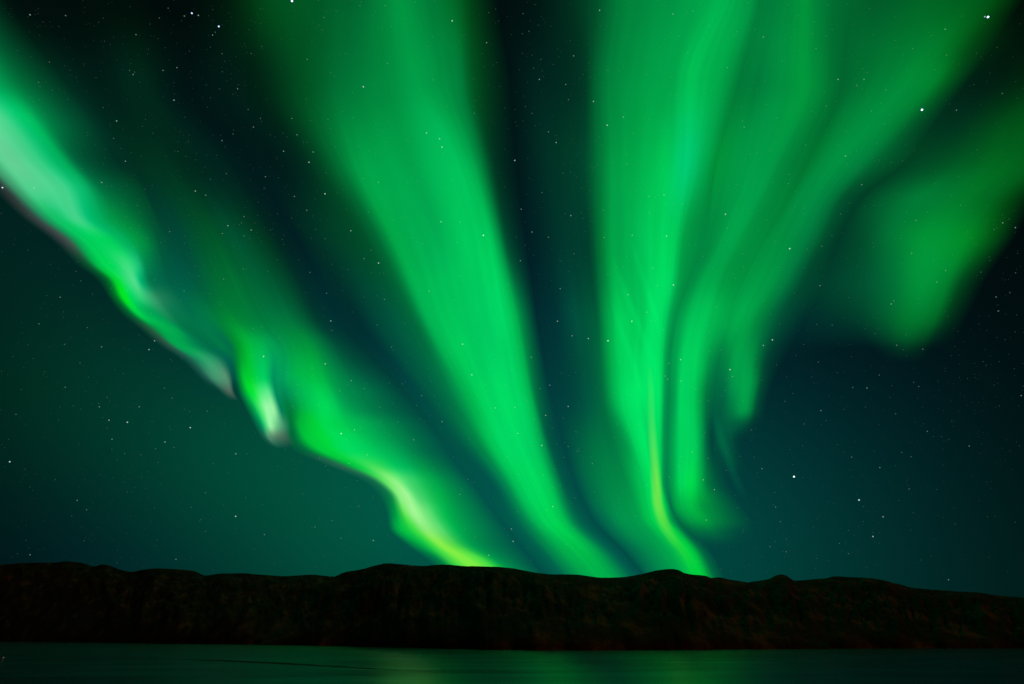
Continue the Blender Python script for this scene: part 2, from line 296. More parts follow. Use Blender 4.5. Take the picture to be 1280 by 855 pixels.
# ------------------------------------------------------------------ aurora
# Each ribbon is a hull hung between the border lines traced below: a near and a far sheet of
# glowing air, 6.5 km up and higher, that meet along the ribbon's edges.
COLS = """
# A broad ribbon at the left : a0..a6, f0
a 0: -300 z; -280 50 72 66; -255 40 170 100; -215 100 215 150; -150 60 215 145; -90 0 170 95; -40 0 80 45; 10 0 18 12
a 100: -160 z; -145 50 72 66; -125 45 170 105; -85 105 218 152; -45 60 205 132; -8 0 160 85; 25 0 105 55; 80 0 45 30
a 150: -100 z; -85 50 72 66; -68 55 170 110; -30 105 218 152; 5 75 212 140; 35 0 200 105; 60 0 130 70; 115 0 55 38
a 200: -45 z; -30 48 68 64; -13 65 170 115; 15 105 220 155; 44 68 217 142; 76 0 190 100; 98 0 100 60; 150 0 46 33
a 235: -10 z; 6 46 60 58; 19 60 150 105; 42 85 222 150; 78 72 221 146; 103 10 196 114; 128 0 115 65; 175 0 70 40
a 270: 26 z; 43 52 72 66; 56 30 155 95; 72 20 205 110; 95 70 217 142; 114 0 192 110; 150 0 140 65; 190 0 80 48
a 300: 66 z; 85 62 82 74; 97 10 170 85; 112 0 215 95; 132 0 220 95; 152 0 190 95; 175 0 150 68; 200 0 85 55
a 330: 96 z; 112 10 95 50; 122 0 190 75; 138 0 225 90; 158 60 225 125; 172 30 200 120; 184 0 130 75; 208 0 88 63
a 350: 122 z; 136 0 110 45; 146 0 220 50; 157 40 228 110; 168 80 225 140; 177 0 180 110; 190 0 115 75; 215 0 95 70
a 370: 135 z; 147 0 130 40; 155 0 235 30; 164 0 225 90; 176 50 210 120; 190 52 165 108; 202 30 128 86; 226 0 105 73
a 390: 150 z; 163 0 110 50; 172 0 215 75; 180 0 190 85; 192 0 165 85; 206 26 142 88; 218 8 122 79; 240 0 113 74
a 410: 174 z; 188 30 95 60; 199 0 165 75; 210 0 180 80; 220 0 165 80; 228 0 130 75; 238 0 115 70; 256 0 120 74
a 430: 198 z; 211 40 90 70; 221 0 170 80; 232 0 165 80; 243 0 140 80; 252 0 120 75; 262 0 112 72; 275 0 122 70
a 450: 228 z; 240 25 95 75; 250 30 145 95; 260 50 165 110; 270 45 150 105; 279 20 115 85; 285 0 100 78; 290 0 100 75
a 470: 248 z; 257 30 90 75; 265 60 140 105; 274 75 155 115; 282 85 150 115; 287 60 115 90; 291 0 85 70; 294 0 85 68
a 488: 266 z; 273 z; 279 40 85 72; 284 70 100 85; 288 85 105 92; 291 50 85 75; 293 z; 297 z
a 500: 280 z; 285 z; 289 z; 293 z; 296 z; 298 z; 300 z; 302 z
# glow + fold + long lower ribbon : f0 f1..f4 tr h1..h5 V1  (f0 only below 490)
f 0: 30 0 13 9; 60 0 12 8; 90 0 13 8; 110 0 14 9; 125 0 15 9; 140 0 15 9; 160 0 15 9; 180 0 13 9; 205 0 11 8; 220 0 11 9; 238 0 12 10
f 100: 100 0 36 26; 115 0 31 23; 128 0 29 23; 140 0 31 23; 150 0 34 24; 162 0 37 25; 175 0 38 25; 190 0 34 23; 205 0 27 21; 218 0 22 19; 238 0 19 18
f 200: 165 0 45 31; 178 0 47 30; 190 0 48 30; 202 0 48 30; 214 0 46 29; 227 0 43 28; 240 0 40 28; 255 0 38 29; 272 0 36 30; 290 0 29 27; 312 0 25 26
f 300: 213 0 75 55; 226 0 73 55; 240 0 78 50; 255 0 84 44; 268 0 86 42; 282 0 82 44; 298 0 80 48; 314 0 70 40; 332 0 55 33; 350 0 38 32; 372 0 31 34
f 350: 232 0 92 68; 246 0 92 62; 260 0 98 55; 275 0 108 50; 290 0 108 50; 305 0 100 50; 322 0 95 52; 340 0 85 48; 360 0 65 42; 378 0 45 40; 398 0 39 42
f 400: 262 0 122 70; 276 0 130 58; 290 0 136 52; 302 0 132 55; 314 0 125 58; 328 0 122 60; 344 0 122 62; 362 0 118 60; 382 0 90 52; 400 0 58 47; 422 0 47 49
f 430: 286 0 112 72; 297 0 150 45; 311 0 182 60; 323 0 180 75; 336 0 160 80; 350 0 148 76; 367 0 150 66; 385 0 148 60; 405 0 110 60; 424 0 72 54; 450 z
f 450: 296 0 130 55; 303 0 172 35; 314 0 195 62; 328 0 195 90; 342 0 155 90; 356 0 160 82; 372 0 172 70; 390 0 170 65; 412 0 128 65; 435 0 85 58; 468 z
f 470: 300 0 150 45; 306 0 205 12; 317 0 208 62; 329 0 208 95; 342 0 145 92; 354 0 162 90; 372 0 185 78; 394 0 188 70; 420 0 140 70; 448 0 100 65; 488 z
f 490: 306 0 160 60; 314 0 230 50; 325 70 238 115; 335 95 235 140; 345 0 140 92; 355 0 140 85; 374 0 182 84; 402 0 208 82; 430 0 145 75; 462 0 115 70; 504 z
f 510: 317 0 160 75; 325 70 230 110; 334 155 248 168; 341 155 242 165; 351 0 128 86; 361 0 125 60; 378 0 180 70; 408 0 218 88; 440 0 155 78; 475 0 115 70; 520 z
f 530: 326 0 140 85; 332 70 212 122; 338 155 246 166; 345 115 205 140; 356 58 138 100; 364 0 118 55; 375 0 182 28; 410 0 218 80; 455 0 178 82; 495 0 125 72; 537 z
f 545: 331 30 100 80; 336 80 145 108; 342 85 135 105; 350 75 116 92; 358 58 102 84; 366 0 105 50; 382 0 200 22; 425 0 222 90; 470 0 175 82; 508 0 125 72; 549 z
f 560: 344 z; 348 z; 353 z; 358 z; 363 z; 380 0 110 55; 398 0 205 40; 435 0 222 95; 485 0 180 85; 525 0 115 72; 558 z
h 580: 405 z; 422 34 105 76; 440 0 200 65; 462 60 225 90; 498 0 195 92; 532 0 140 72; 571 z
h 600: 452 z; 466 20 110 75; 479 90 226 95; 492 140 245 130; 507 80 226 115; 546 0 160 74; 588 z
h 620: 474 z; 488 10 130 70; 499 135 244 128; 509 165 250 150; 520 95 228 120; 556 0 168 72; 603 z
h 640: 483 z; 494 0 155 48; 506 105 234 95; 517 165 252 150; 529 128 240 130; 560 0 178 76; 618 z
h 660: 486 z; 500 0 185 30; 515 50 222 60; 531 145 243 125; 543 120 234 118; 572 0 172 76; 633 z
h 680: 507 z; 522 0 160 50; 536 40 212 50; 551 140 245 75; 563 100 226 75; 590 0 155 75; 649 z
h 700: 534 z; 548 0 125 65; 563 65 212 66; 583 130 245 55; 600 85 230 55; 622 0 150 75; 665 z
h 740: 570 z; 585 0 110 70; 605 50 205 65; 630 130 245 55; 650 60 220 55; 668 0 150 75; 698 z
# B middle ribbon : b1..b10 V2 (starts at V1)
b 0: 275 0 22 12; 310 0 48 18; 340 0 75 28; 390 0 85 36; 440 0 98 45; 480 0 130 58; 502 0 152 66; 535 0 128 58; 565 0 105 42; 590 0 62 22; 622 0 15 14
b 100: 275 0 26 21; 315 0 32 20; 350 0 56 26; 385 0 85 36; 430 0 115 53; 485 0 143 64; 520 0 165 75; 548 0 150 68; 572 0 130 60; 595 0 75 30; 638 0 20 20
b 200: 345 0 27 25; 372 0 38 28; 398 0 66 34; 422 0 110 50; 450 0 155 69; 510 0 168 76; 563 0 195 92; 585 0 175 80; 602 0 118 55; 617 0 55 33; 645 0 24 25
b 300: 398 0 50 37; 425 0 65 40; 450 0 74 40; 472 0 105 52; 497 0 170 74; 545 0 180 85; 590 0 200 90; 610 0 200 90; 623 0 148 70; 634 0 72 45; 658 0 29 34
b 400: 445 0 46 47; 470 0 68 55; 497 0 88 60; 518 0 108 60; 538 0 178 82; 570 0 205 92; 605 0 200 95; 627 0 215 100; 642 0 190 84; 655 0 118 64; 672 0 44 48
b 500: 530 0 74 66; 545 0 92 66; 558 0 108 68; 572 0 135 72; 590 0 185 80; 608 0 214 95; 628 0 215 98; 645 0 213 98; 662 0 188 84; 673 0 105 64; 690 0 60 60
b 550: 568 0 84 68; 580 0 100 69; 590 0 122 70; 600 0 145 72; 612 0 195 86; 628 0 214 97; 645 0 212 98; 660 0 205 95; 676 0 165 80; 687 0 85 64; 704 z
b 600: 610 0 83 73; 618 0 98 75; 625 0 122 78; 632 0 148 80; 643 0 198 88; 655 0 214 94; 667 0 215 94; 682 0 200 87; 695 0 140 74; 704 0 88 67; 718 z
b 650: 643 0 96 75; 650 0 112 75; 656 0 132 78; 663 0 160 80; 671 0 192 85; 681 0 212 87; 692 0 214 85; 704 0 192 80; 716 0 130 75; 726 0 95 73; 742 z
b 690: 680 0 104 75; 687 0 128 75; 694 0 146 75; 702 0 164 75; 711 0 179 75; 721 0 188 75; 733 0 188 75; 744 0 168 75; 755 0 130 75; 765 0 98 76; 780 z
b 740: 722 0 105 75; 728 0 118 75; 735 0 135 75; 743 0 150 75; 752 0 165 75; 762 0 172 75; 774 0 170 75; 786 0 150 75; 797 0 120 75; 807 0 98 76; 822 z
# C centre right ribbon : c1..c9 V3 (starts at V2)
c 0: 660 0 20 17; 700 0 38 26; 725 0 55 32; 750 0 82 42; 775 0 120 55; 830 0 142 65; 870 0 160 72; 905 0 174 77; 925 0 160 72; 948 0 130 60
c 100: 668 0 34 28; 705 0 42 31; 730 0 55 35; 743 0 92 46; 765 0 130 60; 810 0 157 70; 840 0 165 74; 863 0 196 86; 895 0 175 76; 925 0 122 56
c 200: 675 0 43 35; 705 0 56 39; 728 0 68 44; 748 0 115 55; 768 0 158 70; 800 0 175 76; 832 0 196 86; 857 0 210 118; 880 0 170 80; 896 0 140 55
c 300: 685 0 44 40; 710 0 57 45; 733 0 64 46; 750 0 120 55; 766 0 170 75; 797 0 190 85; 826 0 215 95; 842 0 210 92; 856 0 150 66; 880 0 134 64
c 350: 690 0 48 46; 715 0 66 52; 738 0 74 50; 752 0 125 60; 770 0 190 82; 797 0 190 84; 825 0 220 98; 837 0 212 95; 850 0 150 68; 862 0 135 64
c 400: 695 0 52 53; 722 0 80 60; 744 0 90 56; 757 0 148 68; 776 0 207 90; 800 0 196 85; 820 0 222 100; 830 0 202 90; 838 0 155 74; 845 0 142 70
c 450: 700 0 58 56; 728 0 78 58; 748 0 98 60; 760 0 150 68; 777 0 205 90; 795 0 212 93; 818 0 228 102; 826 0 210 92; 832 0 160 76; 838 0 142 72
c 500: 712 0 66 60; 735 0 86 64; 753 0 106 62; 765 0 158 74; 780 0 214 95; 797 0 224 99; 815 0 226 99; 825 0 215 95; 831 0 150 76; 836 0 136 72
c 550: 722 0 90 64; 742 0 112 66; 765 0 122 66; 782 0 155 74; 794 0 215 93; 805 0 225 99; 817 0 226 95; 825 0 208 88; 830 0 150 75; 835 0 138 74
c 600: 736 0 108 68; 758 0 132 70; 780 0 140 70; 796 0 182 78; 807 0 215 92; 814 0 225 88; 821 0 228 82; 826 0 205 78; 830 0 145 75; 834 0 130 74
c 630: 745 0 108 72; 768 0 138 73; 790 0 150 73; 803 0 182 77; 812 0 212 84; 819 0 222 80; 827 0 218 76; 832 0 190 74; 835 0 145 74; 838 0 112 70
c 650: 757 0 107 75; 777 0 142 75; 798 0 155 75; 809 0 182 76; 817 0 210 78; 824 0 220 76; 832 0 212 70; 838 0 170 70; 842 0 135 70; 847 0 105 66
c 665: 767 0 105 74; 788 0 138 75; 810 0 156 75; 821 0 180 75; 829 0 208 74; 836 0 216 72; 844 0 205 68; 851 0 160 68; 855 0 120 66; 860 0 92 62
c 690: 792 0 102 73; 810 0 132 75; 830 0 158 75; 843 0 178 74; 852 0 205 66; 861 0 212 60; 867 0 192 60; 873 0 145 60; 879 0 102 60; 888 0 74 58
c 740: 824 0 102 73; 841 0 132 75; 859 0 158 75; 868 0 178 74; 876 0 205 66; 884 0 208 60; 890 0 185 60; 896 0 138 60; 902 0 98 60; 912 0 74 58
# D : d1..d5 V4 (starts at V3)
d 0: 965 0 130 60; 985 0 140 62; 1002 0 150 60; 1020 0 132 58; 1040 0 112 50; 1065 0 98 44
d 100: 945 0 125 58; 970 0 143 65; 1000 0 150 60; 1020 0 138 57; 1037 0 115 50; 1053 0 100 45
d 200: 925 0 145 65; 945 0 150 68; 962 0 150 68; 980 0 135 60; 995 0 124 54; 1012 0 120 50
d 300: 893 0 145 67; 904 0 162 73; 913 0 166 75; 930 0 148 64; 945 0 138 60; 957 0 138 60
d 350: 870 0 150 70; 880 0 170 76; 890 0 172 76; 905 0 158 68; 918 0 150 64; 930 0 148 64
d 400: 853 0 165 76; 864 0 192 86; 877 0 195 86; 890 0 180 78; 900 0 168 73; 910 0 160 71
d 450: 845 0 165 78; 855 0 205 92; 868 0 205 90; 878 0 180 80; 888 0 140 68; 898 0 118 64
d 500: 843 0 165 80; 851 0 212 95; 866 0 200 88; 876 0 155 68; 884 0 110 62; 893 0 95 62
d 550: 842 0 175 80; 851 0 216 95; 867 0 210 92; 877 0 155 74; 884 0 95 62; 890 0 66 56
d 600: 841 0 165 76; 850 0 215 90; 863 0 220 80; 875 0 175 72; 884 0 118 62; 897 0 80 56
d 630: 845 0 160 70; 853 0 180 72; 862 0 186 70; 878 0 150 60; 900 0 108 54; 928 0 60 50
d 650: 853 0 125 66; 864 0 152 68; 876 0 156 64; 893 0 130 58; 910 0 103 55; 940 z
d 665: 868 0 100 62; 878 0 106 60; 890 0 104 56; 905 0 90 54; 920 0 74 52; 945 z
d 685: 890 z; 897 z; 906 z; 917 z; 931 z; 950 z
d 740: 916 z; 923 z; 932 z; 943 z; 960 z; 985 z
# E : e1..e5 V5 (starts at V4)
e 0: 1100 0 90 40; 1150 0 95 36; 1200 0 95 30; 1228 0 85 24; 1250 0 62 14; 1278 0 14 7
e 60: 1090 0 106 46; 1130 0 115 46; 1165 0 120 44; 1187 0 105 33; 1209 0 72 22; 1238 0 35 14
e 100: 1080 0 115 50; 1110 0 128 54; 1140 0 137 54; 1165 0 128 46; 1184 0 88 30; 1210 0 33 20
e 150: 1055 0 128 56; 1078 0 138 60; 1100 0 138 60; 1125 0 120 50; 1146 0 84 39; 1170 0 50 29
e 200: 1028 0 136 60; 1043 0 146 65; 1060 0 140 64; 1080 0 122 58; 1100 0 92 45; 1132 0 65 34
e 250: 996 0 138 64; 1010 0 140 66; 1025 0 132 64; 1040 0 110 55; 1053 0 80 45; 1073 0 62 38
e 300: 970 0 140 62; 985 0 138 64; 1002 0 128 64; 1016 0 106 55; 1030 0 76 44; 1048 0 56 39
e 350: 945 0 150 66; 962 0 145 66; 980 0 125 62; 993 0 97 55; 1007 0 70 46; 1034 0 60 42
e 400: 922 0 165 73; 935 0 155 68; 950 0 125 60; 963 0 98 57; 978 0 72 50; 1005 0 44 42
e 450: 908 0 130 66; 920 0 158 72; 935 0 152 70; 948 0 105 55; 958 0 65 48; 980 z
e 480: 903 0 108 66; 918 0 148 72; 933 0 158 72; 943 0 128 62; 951 0 75 50; 965 z
e 510: 901 0 92 62; 914 0 118 66; 930 0 150 70; 938 0 125 62; 945 0 75 52; 957 z
e 530: 900 0 88 61; 910 0 92 62; 925 0 85 58; 934 0 72 52; 942 0 54 48; 955 z
e 550: 900 0 86 60; 910 0 82 60; 920 0 62 54; 928 z; 938 z; 955 z
e 570: 905 0 72 58; 914 0 76 58; 923 0 62 54; 931 z; 940 z; 957 z
e 600: 912 0 60 54; 922 0 56 52; 932 z; 942 z; 951 z; 965 z
e 640: 946 z; 952 z; 958 z; 964 z; 970 z; 980 z
# F far right : p1..p5 VF (starts at V5)
p 0: 1310 0 12 6; 1340 z; 1370 z; 1400 z; 1440 z; 1480 z
p 60: 1262 0 24 12; 1290 0 22 10; 1325 0 28 9; 1370 0 30 9; 1420 0 25 9; 1470 z
p 100: 1237 0 30 18; 1265 0 35 16; 1300 0 45 14; 1350 0 60 16; 1400 0 50 14; 1460 z
p 150: 1195 0 48 29; 1222 0 56 26; 1262 0 76 24; 1330 0 90 22; 1380 0 60 16; 1430 z
p 200: 1157 0 74 37; 1200 0 88 35; 1247 0 102 31; 1292 0 92 26; 1332 0 52 15; 1375 z
p 250: 1104 0 95 47; 1148 0 126 55; 1190 0 127 47; 1235 0 106 33; 1265 0 64 17; 1297 z
p 300: 1078 0 76 43; 1110 0 112 52; 1163 0 148 54; 1203 0 138 42; 1233 0 90 24; 1266 z
p 350: 1075 0 78 48; 1110 0 107 53; 1155 0 146 57; 1182 0 128 47; 1202 0 72 29; 1232 z
p 380: 1070 0 70 45; 1103 0 96 50; 1147 0 134 52; 1173 0 118 43; 1190 0 66 28; 1217 z
p 400: 1068 0 58 42; 1100 0 84 46; 1141 0 121 47; 1165 0 105 39; 1182 0 58 28; 1207 z
p 420: 1072 0 42 37; 1102 0 63 40; 1133 0 92 41; 1155 0 76 34; 1171 0 42 27; 1196 z
p 437: 1088 z; 1110 0 38 33; 1131 0 49 33; 1149 0 38 28; 1165 z; 1188 z
p 452: 1104 z; 1117 z; 1132 z; 1146 z; 1160 z; 1178 z
"""
columns = {}
def put(name, y, x, c):
    columns.setdefault(name, []).append((y, x, c))
LAY = {'a': ['a%d' % i for i in range(7)] + ['f0'],
       'f': ['f1', 'f2', 'f3', 'f4', 'tr', 'h1', 'h2', 'h3', 'h4', 'h5', 'V1'],
       'h': ['tr', 'h1', 'h2', 'h3', 'h4', 'h5', 'V1'],
       'b': ['b%d' % i for i in range(1, 11)] + ['V2'],
       'c': ['c%d' % i for i in range(1, 10)] + ['V3'],
       'd': ['d%d' % i for i in range(1, 6)] + ['V4'],
       'e': ['e%d' % i for i in range(1, 6)] + ['V5'],
       'p': ['p%d' % i for i in range(1, 6)] + ['VF']}
for line in COLS.strip().split('\n'):
    if line.startswith('#') or not line.strip(): continue
    head, rest = line.split(':')
    key, y = head.split()
    items = [s.split() for s in rest.split(';')]
    assert len(items) == len(LAY[key]), line
    for nm, it in zip(LAY[key], items):
        put(nm, float(y), float(it[0]), None if it[1] == 'z' else [float(q) for q in it[1:]])
for y, x in ((510, 307), (530, 317), (545, 325), (560, 338)): put('f0', float(y), float(x), None)

spl = {}
for nm, rows in columns.items():
    rows = sorted(rows, key=lambda r: r[0])
    ys = np.array([r[0] for r in rows]); xs = np.array([r[1] for r in rows])
    dark = disp(airglow(ray(xs, ys)))
    cs = np.array([dk if r[2] is None else r[2] for r, dk in zip(rows, dark)])
    # carried on past the top of the frame, dimming slowly
    sl = (xs[1] - xs[0]) / (ys[1] - ys[0])
    if ys[0] == 0:
        ys = np.concatenate([[-160.0, -70.0], ys])
        xs = np.concatenate([[xs[0] - 160 * sl * 0.8, xs[0] - 70 * sl * 0.9], xs])
        cs = np.concatenate([[cs[0] * 0.35, cs[0] * 0.85], cs])
    spl[nm] = (ys, xs, cs)

def column_at(nm, yq):
    ys, xs, cs = spl[nm]
    q = np.clip(yq, ys[0], ys[-1])
    return pchip(ys, xs, q), np.maximum(pchip(ys, cs, q), 0)

m_aurora, t, o = new_mat('aurora_light')
at = t.nodes.new('ShaderNodeAttribute'); at.attribute_name = 'light_output'
em = t.nodes.new('ShaderNodeEmission'); em.inputs['Strength'].default_value = 1.0
tr = t.nodes.new('ShaderNodeBsdfTransparent')
ad = t.nodes.new('ShaderNodeAddShader')
t.links.new(at.outputs['Color'], em.inputs['Color'])
t.links.new(em.outputs[0], ad.inputs[0]); t.links.new(tr.outputs[0], ad.inputs[1]); t.links.new(ad.outputs[0], o.inputs[0])
m_aurora.cycles.emission_sampling = 'NONE'

AUR_H = 6500.0
def aurora_point(X, Y, thick, lift=1.0):
    d = ray(X, Y)
    r = AUR_H * lift / (np.maximum(d[..., 2], 0.0) + 0.06)
    return d * (r * (1 + thick))[..., None]

def glow_hull(name, X, Y, E, parent=None, lift=1.0):
    """X, Y: where the sheet hangs; E: light it gives off, split between the near and the far sheet"""
    nr, nc = X.shape
    s = np.linspace(0, 1, nc)
    belly = 0.05 * np.sin(np.pi * s)[None, :] * np.sin(np.pi * np.linspace(0.02, 0.98, nr))[:, None] ** 0.3
    belly[:, 0] = 0.0; belly[:, -1] = 0.0
    P1 = aurora_point(X, Y, -belly * 0.4, lift); P2 = aurora_point(X, Y, belly + 0.0005, lift)
    v = np.concatenate([P1.reshape(-1, 3), P2.reshape(-1, 3)])
    f1 = grid_faces(nr, nc); f2 = grid_faces(nr, nc, nr * nc, True)
    def rim(idx):
        a = idx[:-1]; b = idx[1:]; n = nr * nc
        return np.stack([a, a + n, b + n, b], 1)
    L = np.arange(nr) * nc
    f = np.concatenate([f1, f2, rim(L), rim(L + nc - 1)[:, ::-1], rim(np.arange(nc))[:, ::-1], rim(np.arange(nc) + (nr - 1) * nc)])
    o = mesh_from(name, v, f, m_aurora, parent)
    at = o.data.color_attributes.new('light_output', 'FLOAT_COLOR', 'POINT')
    col = np.ones((2 * nr * nc, 4)); e = E.reshape(-1, 3) * 0.5
    col[:nr * nc, :3] = e; col[nr * nc:, :3] = e
    at.data.foreach_set('color', col.ravel())
    return o

def ribbon(name, cols, y0, y1, parent=None, sub=10, dy=4.0, fine=0.05, seed=0):
    yq = np.arange(y0, y1 + 0.1, dy)
    XY = [column_at(c, yq) for c in cols]
    X = np.stack([q[0] for q in XY], 1); Cc = np.stack([q[1] for q in XY], 1)   # rows x columns
    for k in range(1, X.shape[1]):
        X[:, k] = np.maximum(X[:, k], X[:, k - 1] + 0.4)
    uu = np.concatenate([np.arange(len(cols) - 1)[:, None] + np.arange(sub) / sub], 0).ravel()
    uu = np.append(uu, len(cols) - 1.0)
    XX = np.zeros((len(yq), len(uu))); EE = np.zeros((len(yq), len(uu), 3))
    for i, y in enumerate(yq):
        xq = np.interp(uu, np.arange(len(cols)), X[i])
        tot = lin(pchip(X[i], Cc[i], xq))
        XX[i] = xq
        EE[i] = tot
    YY = yq[:, None] + 0 * XX
    EE = np.maximum(EE - airglow(ray(XX, YY)), 0)
    nz = fbm(uu[None, :] * 1.6 + seed * 9.1 + 0 * YY, YY / 190 + seed, 3)
    ra = vnoise(uu[None, :] * 5.3 + seed * 3.7 + 0 * YY, YY / 120 + seed * 2.3) + 0.25 * vnoise(uu[None, :] * 9 + 0 * YY, YY / 60 + seed)
    pt = fbm(XX / 130, YY / 110 + seed * 4, 3)
    EE *= np.clip(0.98 + fine * (1.8 * nz + 0.9 * ra) + 0.14 * pt, 0.3, 2)[..., None]
    return glow_hull(name, XX, YY, EE, parent)

def streak(name, pts, parent, lift=0.97):
    """a narrow ray: pts = (x, y, half width left, half width right, (r,g,b) added light in linear units)"""
    p = np.array([[a, b, c, d] + list(e) for a, b, c, d, e in pts], float)
    s = np.concatenate([[0], np.cumsum(np.hypot(np.diff(p[:, 0]), np.diff(p[:, 1])))])
    q = pchip(s, p, np.linspace(0, s[-1], max(30, int(s[-1] / 3))))
    tx = np.gradient(q[:, 0]); ty = np.gradient(q[:, 1]); n = np.hypot(tx, ty)
    nx, ny = -ty / n, tx / n
    w = np.linspace(-1, 1, 17)
    pr = (1 - w * w) ** 2
    off = np.where(w[None] < 0, w[None] * q[:, 2:3], w[None] * q[:, 3:4])
    X = q[:, 0:1] - off * nx[:, None]; Y = q[:, 1:2] - off * ny[:, None]
    E = pr[None, :, None] * np.maximum(q[:, None, 4:7], 0)
    return glow_hull(name, X, Y, E, parent, lift)

def aurora(label):
    o = bpy.data.objects.new('aurora_ribbon', None); C.objects.link(o)
    o.location = (0, 0, 0)
    tag(o, label, 'aurora', 'ribbons of aurora across the night sky')
    return o

r1 = aurora('pale mint aurora ribbon with a pink lower edge, leftmost in the sky')
ribbon('curtain', LAY['a'], -160, 500, r1, seed=1, fine=0.03)
r2 = aurora('slanting aurora ribbon whose yellow-green foot meets the headland crest, below the leftmost ribbon')
fo = ribbon('fold', ['f0', 'f1', 'f2', 'f3', 'f4', 'tr'], -160, 560, r2, seed=2, fine=0.03)
fo['label'] = 'faint glow running down into a short white-tipped fold'
ribbon('curtain', ['tr', 'h1', 'h2', 'h3', 'h4', 'h5', 'V1'], -160, 740, r2, seed=3)
r3 = aurora('broad emerald aurora ribbon sweeping from the top centre down to the notch in the headland')
ribbon('curtain', ['V1'] + LAY['b'], -160, 740, r3, seed=4, fine=0.045)
r4 = aurora('bright aurora ribbon right of the dark gap, carrying a thin yellow-green ray')
ribbon('curtain', ['V2'] + LAY['c'], -160, 740, r4, seed=5)
G = lambda r, g, b: (r, g, b)
ry = streak('ray', [(811, 450, 4, 4, G(0, 0, 0)), (814, 490, 6, 5, G(.015, .03, .005)), (815, 520, 7, 5, G(.03, .03, .01)), (816, 545, 7, 6, G(.055, .05, .01)),
             (818, 575, 7, 7, G(.09, .06, .0)), (821, 605, 9, 7, G(.14, .08, .0)), (823, 628, 10, 7, G(.15, .08, .0)), (829, 650, 10, 8, G(.09, .06, 0)),
             (838, 668, 9, 8, G(.04, .04, 0)), (851, 686, 9, 9, G(.01, .03, 0)), (868, 712, 9, 9, G(0, .02, 0))], r4)
ry['label'] = 'thin yellow-green ray'
for pts in ([(764, 318, 4, 4, G(0, 0, 0)), (776, 350, 6, 6, G(0, .045, .008)), (790, 385, 7, 6, G(0, .065, .012)), (806, 425, 7, 6, G(0, .045, .008)), (822, 468, 5, 5, G(0, 0, 0))],
            [(786, 292, 4, 4, G(0, 0, 0)), (797, 325, 6, 6, G(0, .04, .007)), (810, 365, 7, 6, G(0, .06, .01)), (822, 402, 6, 6, G(0, .035, .006)), (832, 435, 5, 5, G(0, 0, 0))],
            [(764, 372, 4, 4, G(0, 0, 0)), (774, 405, 6, 6, G(0, .04, .007)), (787, 440, 7, 6, G(0, .045, .008)), (802, 490, 6, 6, G(0, .035, .006)), (812, 530, 5, 5, G(0, 0, 0))]):
    streak('ray', pts, r4)
r5 = aurora('narrow aurora ribbon beside the yellow-rayed one, ending in a soft hook above the ridge')
ribbon('curtain', ['V3'] + LAY['d'], -160, 690, r5, seed=6, fine=0.03)
r6 = aurora('aurora ribbon from the upper right corner narrowing to a hanging point short of the hills')
ribbon('curtain', ['V4'] + LAY['e'], -160, 640, r6, seed=7, fine=0.03)
streak('ray', [(890, 505, 5, 5, G(0, 0, 0)), (898, 535, 8, 8, G(0, .025, .008)), (907, 565, 8, 8, G(0, .032, .01)), (917, 592, 8, 8, G(0, .025, .008)), (932, 625, 7, 7, G(0, 0, 0))], r6)
r7 = aurora('dim rounded aurora patch, rightmost in the sky and detached from the hills')
ribbon('curtain', ['V5'] + LAY['p'], -160, 460, r7, seed=8, fine=0.02)

